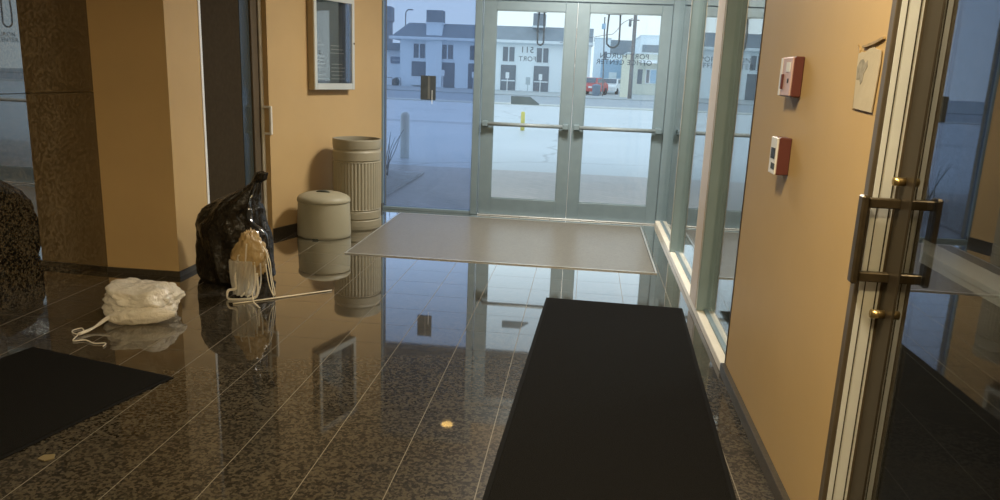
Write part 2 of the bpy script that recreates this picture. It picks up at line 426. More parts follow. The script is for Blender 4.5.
# ------------------------------------------------------------------ entry: sidelight, doors
w = thing('window_1', 'blue tinted sidelight glass left of the entry doors', 'window', (0, YF, 0), kind='structure')
bm = bmesh.new()
box(bm, -2.06, -2.02, -.03, .05, 0, 2.56, .003); box(bm, -1.115, -1.045, -.04, .05, 0, 2.56, .004)
box(bm, -2.02, -1.115, -.03, .05, 0, .03, .003); box(bm, -2.02, -1.115, -.03, .05, 2.50, 2.56, .003)
obj('window_frame', bm, M['alu'], w)
obj('pane', B(-2.03, -1.105, .0, .006, .02, 2.51), M['blue'], w)

def entry_door(n, x0, x1, g0, g1, label, hinge):
    d = thing('door_%d' % n, label, 'door', (0, YF, 0), kind='structure')
    bm = bmesh.new()
    box(bm, x0, g0, -.022, .022, .012, 2.085, .003); box(bm, g1, x1, -.022, .022, .012, 2.085, .003)
    box(bm, g0, g1, -.022, .022, .012, .178, .003); box(bm, g0, g1, -.022, .022, 1.998, 2.085, .003)
    obj('door_frame', bm, M['alu'], d)
    obj('pane', B(g0 - .006, g1 + .006, -.003, .003, .170, 2.006), M['clear'], d)
    bm = bmesh.new()   # glazing beads
    for a in ((g0, g0 + .008, .178, 1.998), (g1 - .008, g1, .178, 1.998), (g0, g1, .178, .186), (g0, g1, 1.990, 1.998)):
        box(bm, a[0], a[1], -.018, -.006, a[2], a[3])
    obj('glazing_bead', bm, M['alu'], d)
    p = obj('push_bar', tube(bmesh.new(), [(x0 + .05, -.075, .922), (x1 - .05, -.075, .922)], .019, n=12, sub=0), M['bar'], d, True)
    bm = bmesh.new()
    for x in (x0 + .05, x1 - .05):
        box(bm, x - .028, x + .028, -.10, -.02, .896, .948, .006)
    obj('bar_bracket', bm, M['alu'], d)
    return d
d1 = entry_door(1, -1.035, -.142, -.913, -.252, 'left aluminium framed glass entry door', -1)
d2 = entry_door(2, -.136, .748, -.025, .649, 'right aluminium framed glass entry door', 1)
t = B(-.1405, -.1375, -.026, -.020, .02, 2.08); obj('weather_strip', t, M['alu_bright'], d1)
struct('trim_2', B(.750, .86, YF - .045, YF + .05, 0, 2.30, bev=.004), M['alu'], 'right jamb of the entry doors')
struct('trim_3', B(-1.04, .75, YF - .05, YF + .05, .0005, .011, bev=.003), M['alu_bright'], 'metal threshold under the entry doors')

def lettering(parent, rows, name='lettering'):
    bm = bmesh.new()
    for txt, cx, z, h in rows:
        cu = bpy.data.curves.new('t', 'FONT'); cu.body = txt; cu.size = h * 1.39; cu.align_x = 'CENTER'; cu.extrude = .0006
        cu.space_character = 1.12
        to = bpy.data.objects.new('t', cu); C.objects.link(to)
        bpy.context.view_layer.update()
        me = bpy.data.meshes.new_from_object(to.evaluated_get(bpy.context.evaluated_depsgraph_get()))
        bpy.data.objects.remove(to); bpy.data.curves.remove(cu)
        # reads from outside: faces +Y, so x runs the other way
        me.transform(Matrix.Translation((cx, .0042, z)) @ Matrix.Rotation(PI, 4, 'Z') @ Matrix.Rotation(PI / 2, 4, 'X'))
        bm.from_mesh(me); bpy.data.meshes.remove(me)
    return obj(name, bm, M['letter_ink'], parent)
lettering(d1, [('511', -.605, 1.612, .058), ('FORT', -.600, 1.533, .046)])
lettering(d2, [('PORT HURON', .328, 1.590, .048), ('OFFICE CENTER', .328, 1.533, .048)])

struct('trim_12', B(-1.04, .75, YF - .04, YF + .05, 2.09, 2.30, bev=.004), M['alu'], 'aluminium header over the entry doors')
# loops hanging from the top rails
def loop(x0, x1, zb, lab, y):
    bm = bmesh.new()
    xm = (x0 + x1) / 2; r = (x1 - x0) / 2
    pts = [(x0 + .008, y, 2.0), (x0, y, 1.85), (x0 + .002, y, zb + r)]
    pts += [(xm - r * math.cos(a), y, zb + r - r * math.sin(a)) for a in (.5, 1.1, PI / 2, 2.04, 2.64)]
    pts += [(x1, y, zb + r), (x1, y, 1.85), (x1 - .004, y, 2.0)]
    tube(bm, pts, .0085, n=10)
    box(bm, x0 - .02, x1 + .02, y - .012, y + .012, 1.99, 2.03, .003)
    return tag(obj('hanging_cable_loop', bm, M['cable'], None, True), lab, 'cable')
loop(-.515, -.455, 1.69, 'narrow dark cable loop hanging outside the left entry door glass', YF + .040)
loop(.150, .268, 1.69, 'wide U-shaped dark cable loop hanging outside the right entry door glass', YF + .040)

# dark sticker on the left door and the notice plate on the sidelight
bm = prism(bmesh.new(), [(-.742, 1.118), (-.468, 1.118), (-.462, 1.130), (-.555, 1.196), (-.742, 1.196)], 'y', YF - .010, YF - .0035)
tag(obj('window_sticker', bm, M['sticker']), 'dark slant-ended sticker on the left entry door glass above the push bar', 'sticker')
pl = thing('notice_plate', 'upright charcoal notice plate fixed to the blue sidelight glass', 'sign', (-1.57, YF, 1.24))
obj('plate', B(-.077, .077, -.014, -.001, -.118, .118, bev=.006), M['plate'], pl)
bm = bmesh.new(); box(bm, -.002, .006, -.017, -.014, -.11, .112); box(bm, .012, .018, -.017, -.014, -.11, .112)
obj('seam_strip', bm, M['plate_line'], pl)
bm = bmesh.new(); box(bm, .038, .044, -.019, -.014, -.158, -.02, .002)
obj('pull_tab', bm, M['sign_white'], pl)

# ------------------------------------------------------------------ right glazed screen
struct('trim_4', B(XR - .020, XG + .05, 3.66, YF - .045, 0, .046, bev=.004), M['sill'], 'cream sill under the side glass')
def side_window(n, y0, y1, label):
    w = thing('window_%d' % n, label, 'window', (0, 0, 0), kind='structure')
    bm = bmesh.new()
    box(bm, XG - .012, XG + .03, y0, y1, .046, .060); box(bm, XG - .012, XG + .03, y0, y1, 2.16, 2.20)
    obj('window_frame', bm, M['alu'], w)
    obj('pane', B(XG, XG + .006, y0 - .01, y1 + .01, .05, 2.19), M['sideglass'], w)
    return w
side_window(2, 3.665, 4.56, 'near clear glass panel of the right side screen')
side_window(3, 4.87, 6.14, 'middle clear glass panel of the right side screen')
side_window(4, 6.205, 7.52, 'far clear glass panel of the right side screen next to the entry doors')
struct('trim_5', B(.742, XG + .03, 4.602, 4.86, .046, 2.2, bev=.003), M['post'], 'cream post between side glass panels')
struct('trim_6', B(.746, XG + .03, 4.560, 4.600, .046, 2.2, bev=.003), M['alu_side'], 'aluminium mullion beside the cream post')
struct('trim_7', B(.746, XG + .03, 6.143, 6.200, .046, 2.2, bev=.003), M['alu_side'], 'aluminium mullion between side glass panels')
struct('corner_highlight_near', B(.740, .7455, 4.558, 4.566, .046, 2.2), M['alu_bright'])  # added bright strip standing in for the highlight on the mullion corner
struct('corner_highlight_far', B(.740, .7455, 6.141, 6.150, .046, 2.2), M['alu_bright'])  # far mullion's corner highlight, likewise put in as a bright strip
struct('trim_8', B(XR - .003, XG + .02, 3.655, 3.668, .046, 2.2), M['bronze'], 'dark edge strip where the side glass meets the beige wall')

# ------------------------------------------------------------------ right dark glass door
XD = .852
d = thing('door_4', 'dark glass door with bronze frame and pull handle on the right', 'door', (0, 0, 0), kind='structure')
bm = bmesh.new()
box(bm, XD - .022, XD + .022, 2.005, 2.098, .012, 2.14, .003); box(bm, XD - .022, XD + .022, 1.13, 1.235, .012, 2.14, .004)
box(bm, XD - .022, XD + .022, 1.235, 2.005, .012, .14, .004); box(bm, XD - .022, XD + .022, 1.235, 2.005, 2.04, 2.14, .004)
obj('door_frame', bm, M['bronze'], d)
obj('pane', B(XD - .019, XD - .011, 1.225, 2.012, .13, 2.05), M['darkglass'], d)
def pull(xw, xo, y, z0, z1):
    h = obj('pull_handle', bmesh.new(), M['handle'], d)
    bm = bmesh.new()
    s = 1 if xo > xw else -1
    box(bm, min(xo, xo + s * .020), max(xo, xo + s * .020), y - .017, y + .017, z0 - .02, z1 + .02, .005)
    for z in (z0, z1):
        box(bm, min(xo, xw), max(xo, xw), y - .012, y + .012, z - .013, z + .013, .003)
    bm.to_mesh(h.data); bm.free()
pull(XD - .02, .752, 2.075, .925, 1.125)
obj('lock_cylinder', tube(bmesh.new(), [(XD - .05, 2.062, 1.185), (XD - .02, 2.062, 1.185)], .011, n=16, sub=0), M['brass'], d, True)
obj('thumb_turn', tube(bmesh.new(), [(XD - .055, 2.062, .825), (XD - .02, 2.062, .825)], .012, n=16, sub=0), M['brass'], d, True)
fr = thing('trim_9', 'aluminium jamb of the dark glass door', 'door frame', kind='structure')
bm = bmesh.new(); box(bm, XR - .006, XR + .007, 2.104, 2.136, 0, 2.16, .002); obj('jamb_edge', bm, M['bronze_mid'], fr)
bm = bmesh.new(); box(bm, XR + .007, XD - .026, 2.102, 2.124, 0, 2.16); obj('jamb_face', bm, M['alu_grey'], fr)
bm = bmesh.new(); box(bm, XR + .020, XR + .0225, 2.1005, 2.102, 0, 2.16); box(bm, XD - .036, XD - .033, 2.1005, 2.102, 0, 2.16); obj('jamb_seal', bm, M['bronze'], fr)
bm = bmesh.new(); box(bm, XD - .026, XD + .03, 2.100, 2.124, 0, 2.16); obj('jamb_stop', bm, M['bronze_mid'], fr)
struct('trim_10', B(XR - .006, XD + .03, 1.10, 1.128, 0, 2.16), M['bronze'], 'near jamb of the dark glass door')

# ------------------------------------------------------------------ left brown door
d = thing('door_3', 'dark brown door with pull in the left wall', 'door', (0, 0, 0), kind='structure')
obj('door_leaf', B(XL - .06, XL - .012, 5.115, 5.905, .01, 2.12, bev=.003), M['door_brown'], d)
obj('glass_strip', B(XL - .014, XL - .008, 5.735, 5.895, .15, 2.05), M['teal'], d)
fr = thing('trim_11', 'bronze jamb with bright edges at the brown door', 'door frame', kind='structure')
obj('jamb_edge', B(XL - .03, XL + .006, 5.086, 5.112, 0, 2.13), M['alu_grey'], fr)
obj('jamb_face', B(XL - .05, XL + .005, 5.91, 6.03, 0, 2.13, bev=.003), M['bronze_mid'], fr)
bm = bmesh.new(); tube(bm, [(XL + .022, 6.032, 0), (XL + .022, 6.032, 2.13)], .015, n=8, sub=0); tube(bm, [(XL + .064, 6.045, 0.0), (XL + .064, 6.045, 2.13)], .013, n=8, sub=0)
obj('jamb_bead', bm, M['ivory'], fr)
bm = bmesh.new()
box(bm, XL + .02, XL + .095, 6.01, 6.03, 1.062, 1.080, .002); box(bm, XL + .02, XL + .095, 6.01, 6.03, .848, .866, .002); box(bm, XL + .085, XL + .105, 6.006, 6.034, .848, 1.080, .004)
obj('pull_handle', bm, M['ivory'], d)

# ------------------------------------------------------------------ floor mats
g = thing('entrance_grille', 'grey ribbed entrance grille mat set in the floor before the doors', 'mat', (0, 0, 0))
bm = bmesh.new()
n = 70; y0, y1 = 5.585, 7.345
for i in range(n):
    a = y0 + (y1 - y0) * i / n
    box(bm, -1.785, .582, a, a + .0175, .001, .007)
obj('rib', bm, M['grille'], g)['kind'] = 'stuff'
obj('backing', B(-1.79, .587, 5.58, 7.35, .0003, .003), M['mat_edge'], g)
bm = bmesh.new()
box(bm, -1.797, -1.79, 5.57, 7.36, .0004, .0085); box(bm, .587, .600, 5.57, 7.36, .0004, .0085)
box(bm, -1.79, .587, 7.35, 7.36, .0004, .0085); box(bm, -1.79, .587, 5.57, 5.58, .0004, .0085)
obj('rim', bm, M['alu_bright'], g)

def floor_mat(name, label, cx, cy, wx, wy, rot):
    t = thing(name, label, 'mat', (cx, cy, 0), rot)
    obj('carpet', B(-wx / 2 + .02, wx / 2 - .02, -wy / 2 + .02, wy / 2 - .02, .001, .009, bev=.002), M['mat'], t)
    bm = bmesh.new()
    for a in ((-wx / 2, wx / 2, -wy / 2, -wy / 2 + .02), (-wx / 2, wx / 2, wy / 2 - .02, wy / 2), (-wx / 2, -wx / 2 + .02, -wy / 2 + .02, wy / 2 - .02), (wx / 2 - .02, wx / 2, -wy / 2 + .02, wy / 2 - .02)):
        box(bm, *a, .0005, .006, .002)
    obj('border', bm, M['mat_edge'], t)
    return t
r = math.radians(-2.0)
c = Vector((.258, 4.735)) + Vector((math.sin(-r) * -1, -math.cos(r))) * 1.6
floor_mat('runner_mat', 'long black runner mat lying along the right wall toward the entry doors', c.x - .008, c.y, .868, 3.2, r)
r = math.radians(-14.0)
c = Vector((-1.80, 3.07)) + Matrix.Rotation(r, 2) @ Vector((-.44, -.75))
floor_mat('door_mat', 'black mat lying skewed on the granite at lower left', c.x, c.y, .88, 1.5, r)

# ------------------------------------------------------------------ bins by the angled wall
t = thing('trash_can', 'tall khaki fluted trash can beside the sidelight', 'trash can', (-2.005, 6.60, 0))
R0 = .215
def flute(r, z, a):
    return r - (.006 * (1 + math.cos(a * 44)) / 2 if .185 < z < .60 else 0)
prof = [(.198, 0), (.208, .012), (.212, .04), (.212, .085), (.205, .092), (.205, .098), (.213, .105), (.213, .165), (.207, .172), (.207, .178), (.213, .184), (.213, .19), (.213, .4), (.213, .596), (.213, .602), (.207, .608), (.207, .615), (.214, .622), (.214, .69), (.208, .70), (.206, .705), (.206, .715), (.212, .722), (.214, .75), (.214, .79), (.211, .80), (.202, .80), (.20, .78), (.19, .60), (.185, .2)]
obj('body', lathe(bmesh.new(), prof, 264, rfun=flute), M['can'], t, False)
obj('liner', lathe(bmesh.new(), [(.188, .21), (.195, .70), (.196, .76), (.192, .76), (.186, .60), (.18, .22)], 48), M['can_in'], t)
t = thing('waste_bin', 'low rounded olive grey waste bin with domed lid', 'trash can', (-2.165, 6.165, 0))
obj('body', lathe(bmesh.new(), [(.218, 0), (.226, .008), (.228, .03), (.224, .15), (.218, .285), (.216, .30)], 64, sy=.9), M['bin'], t, True)
lid = obj('lid', lathe(bmesh.new(), [(.217, .295), (.224, .300), (.225, .312), (.222, .328), (.205, .346), (.16, .366), (.10, .378), (.04, .383), (.005, .384)], 64, sy=.9), M['bin'], t, True)
bm = bmesh.new(); tube(bm, [(-.05, -.02, .380), (-.02, -.035, .388), (.03, -.035, .388), (.06, -.02, .378)], .024, n=10, flat=.35, taper=lambda f: .5 + .5 * math.sin(PI * f))
obj('lid_slot', bm, M['slot'], lid, True)
obj('foot_notch', B(-.03, .02, -.212, -.2045, .004, .012), M['slot'], t)

# ------------------------------------------------------------------ display case on the angled wall
rz = math.atan2(AN.y, AN.x)    # local +x out of the wall, local -y .. along
c = AA + AU * .775
t = thing('display_case', 'silver framed notice display case hanging on the angled beige wall', 'display case', (c.x, c.y, 0), rz)
Wd = .285; z0, z1 = 1.21, 2.025      # half width along local y (local +y runs toward the doors)
bm = bmesh.new()
box(bm, .001, .012, -Wd, Wd, z0, z1); box(bm, .012, .062, -Wd, -Wd + .014, z0, z1, .002); box(bm, .012, .062, Wd - .014, Wd, z0, z1, .002)
box(bm, .012, .062, -Wd + .014, Wd - .014, z0, z0 + .014); box(bm, .012, .062, -Wd + .014, Wd - .014, z1 - .014, z1)
obj('cabinet', bm, M['case_side'], t)
bm = bmesh.new()
box(bm, .062, .078, -Wd, -Wd + .036, z0, z1, .003); box(bm, .062, .078, Wd - .036, Wd, z0, z1, .003)
box(bm, .062, .078, -Wd + .036, Wd - .036, z0, z0 + .055, .003); box(bm, .062, .078, -Wd + .036, Wd - .036, z1 - .062, z1, .003)
f = obj('door_frame', bm, M['case'], t)
obj('lock', tube(bmesh.new(), [(.076, Wd - .012, 1.62), (.083, Wd - .012, 1.62)], .008, n=10, sub=0), M['bronze'], f)
obj('pane', B(.066, .070, -Wd + .03, Wd - .03, z0 + .05, z1 - .055), M['case_glass'], t)
obj('letter_board', B(.012, .022, -Wd + .014, Wd - .014, z0 + .014, z1 - .014), M['case_in'], t)
rnd = random.Random(3)
z = 1.30
while z < 1.64:
    for (a, b) in ((-.22, -.05), (-.01, .21)):
        if rnd.random() < .8:
            x = a + rnd.uniform(0, .03); x2 = b - rnd.uniform(.0, .09)
            obj('letter_row', B(.022, .0235, x, x2, z, z + .007), M['letters'], t)
    z += .032

# ------------------------------------------------------------------ devices on the right wall
t = thing('fire_alarm', 'upper red fire alarm pull station on the right wall', 'fire alarm', (XR, 2.985, 1.445))
obj('back_box', B(-.034, -.0005, -.085, .085, -.072, .072, bev=.004), M['red'], t)
obj('cover', B(-.042, -.034, -.083, .083, -.070, .070, bev=.004), M['pink'], t)
obj('window', B(-.044, -.042, -.062, -.006, .018, .052), M['white'], t)
obj('handle', B(-.050, -.042, .018, .034, -.045, .010, bev=.002), M['red'], t)
obj('side_strip', B(-.0435, -.042, .052, .080, -.068, .068), M['white'], t)
obj('key_hole', B(-.044, -.042, -.052, -.038, -.022, -.006), M['black'], t)
t = thing('mounted_alarm_horn', 'lower red alarm horn with white face on the right wall', 'fire alarm', (XR, 2.985, 1.155))
obj('back_box', B(-.045, -.0005, -.048, .048, -.070, .068, bev=.003), M['red'], t)
obj('face', B(-.053, -.045, -.048, .048, -.070, .068, bev=.003), M['white'], t)
bm = bmesh.new(); box(bm, -.0545, -.053, -.03, .03, -.012, .028); obj('grille', bm, M['black'], t)
bm = bmesh.new(); box(bm, -.0545, -.053, -.045, .01, -.05, -.028); obj('lens', bm, M['plate'], t)

# torn paper tag
t = thing('hanging_paper_tag', 'torn cream paper tag taped to the beige wall beside the dark glass door', 'paper', (XR, 2.245, 1.43))
def sheet(poly, x0, x1):   # polygon in (y, z), small thickness along x
    return prism(bmesh.new(), [(a * .88, b) for a, b in poly], 'x', x0, x1)
obj('sheet', sheet([(.098, .045), (.100, .082), (.070, .086), (.040, .084), (.005, .094), (-.03, .096), (-.055, .090), (-.092, .086), (-.098, .05), (-.092, -.02), (-.086, -.076), (.080, -.070)], -.006, -.0035), M['paper'], t)
obj('smudge', sheet([(.092, .045), (.070, .064), (.045, .066), (.020, .056), (.004, .062), (.0, .045), (.022, .030), (.030, .005), (.044, -.004), (.058, .012), (.084, .010)], -.0068, -.006), M['smudge'], t)
obj('tape', sheet([(.125, .108), (.100, .092), (.098, .066), (.108, .066), (.110, .088)], -.0045, -.0005), M['tape'], t)
obj('tape', sheet([(.070, .102), (-.040, .113), (-.095, .121), (-.100, .115), (-.030, .104), (.066, .096)], -.0075, -.0005), M['tape'], t)
obj('tape', sheet([(.104, .060), (.092, .064), (.088, -.072), (.096, -.074)], -.0035, -.0005), M['tape'], t)

# ------------------------------------------------------------------ bags and packing
def fbm(p, s, o=4):
    return noise.fractal(Vector(p) * s, .6, 2.0, o)
def ridge(p, s):
    return 1 - abs(noise.noise(Vector(p) * s)) * 2

t = thing('garbage_bag', 'black plastic garbage bag slumped against the brown door', 'garbage bag', (-2.265, 4.72, 0))
keys = [(0, .215, 0, 0), (.03, .235, 0, 0), (.12, .245, 0, 0), (.25, .235, .00, 0), (.38, .215, -.005, -.01), (.48, .185, .01, -.03), (.55, .135, .06, -.05), (.60, .085, .115, -.06), (.645, .048, .165, -.065), (.67, .032, .185, -.065), (.69, .044, .205, -.065), (.735, .040, .225, -.07), (.745, .012, .225, -.07)]
def prof_at(v):
    x = v * (len(keys) - 1); i = min(int(x), len(keys) - 2); f = x - i
    return [a + (b - a) * f for a, b in zip(keys[i], keys[i + 1])]
def bagf(u, v):
    h, r, cx, cy = prof_at(v)
    a = u * 2 * PI
    p = Vector((math.cos(a) * r, math.sin(a) * r * .92, h))
    k = min(1, r / .2)
    dn = .026 * ridge((p.x, p.y, p.z * .35), 8) + .016 * fbm((p.x + 3, p.y, p.z * .5), 8) - .012
    fold = .10 * math.sin(a * 9 + 3 * h) * (.5 if h > .55 else .12)
    rr = r * (1 + fold) + dn * k
    return (cx + math.cos(a) * rr, cy + math.sin(a) * rr * .92, max(.001, h + .015 * k * fbm((p.x, p.y + 7, p.z), 6)) if v > 0 else .001)
obj('bag_body', blob(bmesh.new(), 150, 110, bagf), M['black_bag'], t, True)
bm = bmesh.new()
tube(bm, [(.195, -.10, .68), (.19, -.15, .62), (.19, -.20, .52), (.215, -.235, .45), (.29, -.235, .395), (.315, -.23, .35), (.32, -.23, .28)], .016, n=10, flat=.3, taper=lambda f: .55 + .7 * math.sin(PI * f))
obj('bag_flap', bm, M['bag_gloss'], t, True)

t = thing('packing_waste', 'tan wrapping and pale plastic straps spilling from the black garbage bag', 'packaging', (-2.015, 4.36, 0))
def lumpf(u, v):
    a = u * 2 * PI; b = (v - .5) * PI
    d = Vector((math.cos(a) * math.cos(b), math.sin(a) * math.cos(b), math.sin(b)))
    r = 1 + .16 * ridge(d + Vector((2, 0, 0)), 2.4) + .16 * fbm(d, 3.2)
    w = .108 * (1 - .62 * max(0, d.z)) * (1 - .15 * max(0, -d.z))
    return (d.x * r * w + .004, d.y * r * .07, .262 + d.z * r * .145 + d.x * .015)
obj('wrapping', blob(bmesh.new(), 72, 48, lumpf), M['tan_wrap'], t, True)
rnd = random.Random(5)
def skirt(u, v):
    a = u * 2 * PI; h = .24 - .215 * v
    r = .078 - .030 * v + (.010 + .014 * v) * math.sin(a * 7 + 2.5 * v) + .008 * math.sin(a * 17 + 9 * v)
    return (-.015 + r * math.cos(a), -.055 + r * .55 * math.sin(a) - .005 * v, h)
obj('film', blob(bmesh.new(), 96, 24, skirt), M['clear_film'], t, True)
strips = [
    [(-.03, -.10, .28), (-.055, -.125, .15), (-.05, -.14, .07), (-.095, -.16, .055), (-.10, -.19, .02), (-.075, -.22, .006), (.01, -.19, .008), (.07, -.15, .02), (.085, -.12, .06), (.08, -.10, .17)],
    [(.02, -.10, .35), (.012, -.118, .20), (.03, -.13, .10), (.01, -.14, .05), (-.02, -.15, .02)],
    [(.06, -.09, .28), (.07, -.11, .13), (.055, -.13, .05), (.02, -.15, .02)],
    [(-.06, -.09, .2), (-.07, -.12, .1), (-.06, -.14, .045)],
    [(.095, -.05, .23), (.10, -.08, .12), (.085, -.11, .04)]]
for i, s in enumerate(strips):
    s = [(a, -.07 + (b + .10) * .4, c) for a, b, c in s]
    obj('plastic_strip', tube(bmesh.new(), s, .0085 if i == 0 else .006, n=8, flat=.4, side=(.2, 1, .1)), M['clear_film'] if i > 2 else M['strap'] if False else M['white_bag'], t, True)
cords = [
    [(.10, -.02, .33), (.145, -.03, .25), (.165, -.05, .15), (.185, -.06, .05), (.175, -.06, .035), (.145, -.05, .10), (.12, -.03, .22)],
    [(.12, -.02, .30), (.15, -.04, .16), (.175, -.055, .02)],
    [(.07, -.12, .07), (.085, -.15, .02), (.13, -.20, .0075), (.165, -.235, .0048)]]
for s in cords:
    obj('packing_cord', tube(bmesh.new(), s, .0042, n=6, flat=.7), M['strap'], t, True)

bm = tube(bmesh.new(), [(-2.035, 4.165, .005), (-1.80, 4.37, .0055), (-1.565, 4.578, .005)], .0072, n=8, sub=4, flat=.55)
tag(obj('plastic_rod', bm, M['strap'], None, True), 'thin pale plastic rod lying on the granite in front of the garbage bag', 'rod')

t = thing('plastic_bag', 'crumpled white plastic bag lying on the granite by the left wall', 'plastic bag', (-2.435, 3.88, 0))
def wbag(u, v):
    a = u * 2 * PI; b = (v - .5) * PI
    d = Vector((math.cos(a) * math.cos(b), math.sin(a) * math.cos(b), math.sin(b)))
    sq = 1 / max(abs(d.x) ** 3 + abs(d.y) ** 3 + abs(d.z) ** 3, .001) ** (1 / 3)
    r = sq * (.90 + .12 * ridge(d, 1.5) + .10 * fbm(d + Vector((5, 1, 2)), 1.8, 3) + .025 * ridge(d + Vector((1, 4, 0)), 5))
    # a waist between the upper mass and the lower roll, a lump to the right
    waist = 1 - .10 * math.exp(-((d.z + .15) / .16) ** 2) * (1 if d.y < .2 else .3)
    low = max(0, -d.z)
    x = d.x * r * .200 * waist + .03 * low; y = d.y * r * .16 * waist - .045 * low
    z = .092 + d.z * r * .092 - .012 * d.x + (.022 * max(0, d.z) * (math.exp(-((d.x + .62) / .25) ** 2) + .9 * math.exp(-((d.x - .6) / .22) ** 2)))
    return (x, y, max(.002, z))
obj('bag_body', blob(bmesh.new(), 130, 90, wbag), M['white_bag'], t, True)
def roll(u, v):
    a = u * 2 * PI; s = v
    c0 = Vector((-.07, -.215, .042)).lerp(Vector((.245, -.10, .052)), s)
    r = .044 * (math.sin(PI * min(max(s, .03), .97)) ** .45) * (1 + .18 * ridge((s * 3, math.cos(a), math.sin(a)), 1.6))
    ax = Vector((.31, .95, 0))
    p = c0 + ax * r * math.cos(a) * 1.2 + Vector((0, 0, 1)) * r * math.sin(a)
    return (p.x, p.y, max(.003, p.z))
obj('bag_fold', blob(bmesh.new(), 48, 50, roll), M['white_bag'], t, True)
bm = tube(bmesh.new(), [(-.03, -.17, .075), (-.065, -.24, .045), (-.09, -.32, .018), (-.115, -.40, .011)], .018, n=10, flat=.6, taper=lambda f: .45 + .5 * abs(math.sin(5 * f)) * (1 - .4 * f))
obj('twisted_handle', bm, M['white_bag'], t, True)
bm = tube(bmesh.new(), [(-.115, -.40, .010), (-.16, -.38, .006), (-.19, -.34, .005), (-.17, -.30, .005), (-.135, -.33, .006)], .0035, n=6)
tube(bm, [(-.115, -.405, .009), (-.09, -.48, .005), (-.04, -.46, .006), (.03, -.49, .005), (.085, -.48, .006), (.10, -.52, .005)], .0035, n=6)
obj('string', bm, M['white_bag'], t, True)

bm = prism(bmesh.new(), [(-1.885, 2.292), (-1.85, 2.282), (-1.83, 2.305), (-1.845, 2.332), (-1.88, 2.320)], 'z', .001, .005)
tag(obj('paper_scrap', bm, M['tan_scrap']), 'tiny tan scrap on the granite below the black skewed mat', 'scrap')

# ------------------------------------------------------------------ lamps
def ceiling_light(x, y, sx, sy, lab, power, col):
    t = thing('ceiling_light', lab, 'ceiling light', (x, y, H), 0, 'recessed ceiling lights')
    bm = bmesh.new()
    for a in ((-sx, sx, -sy, -sy + .02), (-sx, sx, sy - .02, sy), (-sx, -sx + .02, -sy + .02, sy - .02), (sx - .02, sx, -sy + .02, sy - .02)): box(bm, *a, -.016, -.0005)
    obj('light_frame', bm, M['alu_grey'], t)
    obj('diffuser', B(-sx + .02, sx - .02, -sy + .02, sy - .02, -.010, -.0008), M['light_on'], t)
    L = bpy.data.lights.new('ceiling lamp', 'AREA'); L.shape = 'RECTANGLE'; L.size = 2 * sx - .06; L.size_y = 2 * sy - .06
    L.energy = power; L.color = col
    o = bpy.data.objects.new('lamp', L); C.objects.link(o); o.location = (0, 0, -.02); o.parent = t
ceiling_light(-.10, 6.15, .30, .30, 'recessed ceiling light over the entrance grille', 98, (1, .95, .86))
ceiling_light(-.25, 1.7, .18, .18, 'recessed ceiling light over the middle of the lobby', 60, (1, .85, .56))
ceiling_light(-.27, .2, .2, .2, 'recessed ceiling light at the back of the lobby', 36, (1, .76, .36))
ceiling_light(2.4, 5.2, .30, .30, 'added light in the room beyond the dark glass door, brightening its curb', 50, (1, .92, .8))  # no known fixture; added so the curb shows through the dark glass

# canopy outside with a warm downlight
struct('exterior_canopy', B(-9, 9, YF + .125, 11.3, 2.98, 3.25), M['soffit'])
struct('exterior_fascia', B(-9, 9, 11.302, 11.4, 2.9, 3.35), M['fascia'])
t = thing('soffit_downlight', 'round warm soffit downlight under the entrance canopy', 'ceiling light', (-1.51, 8.78, 2.98))
obj('lamp_ring', lathe(bmesh.new(), [(.075, -.012), (.095, -.012), (.10, -.001), (.075, -.001)], 32), M['alu_grey'], t)
obj('lamp_lens', lathe(bmesh.new(), [(.0, -.008), (.074, -.008), (.074, -.001), (0, -.001)], 32) if False else lathe(bmesh.new(), [(.070, -.020), (.074, -.0125)], 32), M['lamp_on'], t)

# ------------------------------------------------------------------ outside: ground
def strip(name, y0, y1, z0, z1, m, x0=-60, x1=60, label=None, th=.1):
    bm = prism(bmesh.new(), [(y0, z0), (y1, z1), (y1, z1 - th), (y0, z0 - th)], 'x', x0, x1)
    return struct(name, bm, m, label)
strip('ground_pavers', YF + .06, 11.3, -.005, -.01, M['brick'], label='brick paved apron outside the doors')
strip('ground', 11.3, 35, -.02, -.02, M['asphalt'], label='wet pale asphalt parking lot')
strip('kerb', 35, 36.2, .03, .03, M['kerb'], label='pale kerb between lot and street')
strip('road', 36.2, 56, -.03, -.22, M['street'], label='grey street')
strip('sidewalk', 56, 130, -.15, -.3, M['walk'], label='far sidewalk')
struct('ground_planting', B(-4.6, -2.2, 7.80, 10.4, -.005, .02), M['soil'])

# ------------------------------------------------------------------ outside: buildings
hs = thing('house', 'long pale blue two-storey house with slate mansard roof and dark doors across the street', 'house', (0, 70, -.28))
o = -(-.28)
def W(name, x0, x1, z0, z1, dy0, dy1, m, par, bev=0):
    return obj(name, B(x0, x1, dy0, dy1, z0 + o, z1 + o, bev=bev), m, par)
W('wall', -17.2, .1, -.4, 4.0, 0, 9, M['house'], hs)
bm = bmesh.new()
v = [(-17.9, -.5, 4.2), (.2, -.5, 4.2), (.2, 9.5, 4.2), (-17.9, 9.5, 4.2), (-16.5, .6, 5.45), (.2, .6, 5.45), (.2, 8.4, 5.45), (-16.5, 8.4, 5.45)]
vs = [bm.verts.new((a, b, c2 + o)) for a, b, c2 in v]
for q in ((0, 1, 5, 4), (1, 2, 6, 5), (2, 3, 7, 6), (3, 0, 4, 7), (4, 5, 6, 7), (3, 2, 1, 0)): bm.faces.new([vs[i] for i in q])
obj('roof', bm, M['roof'], hs)
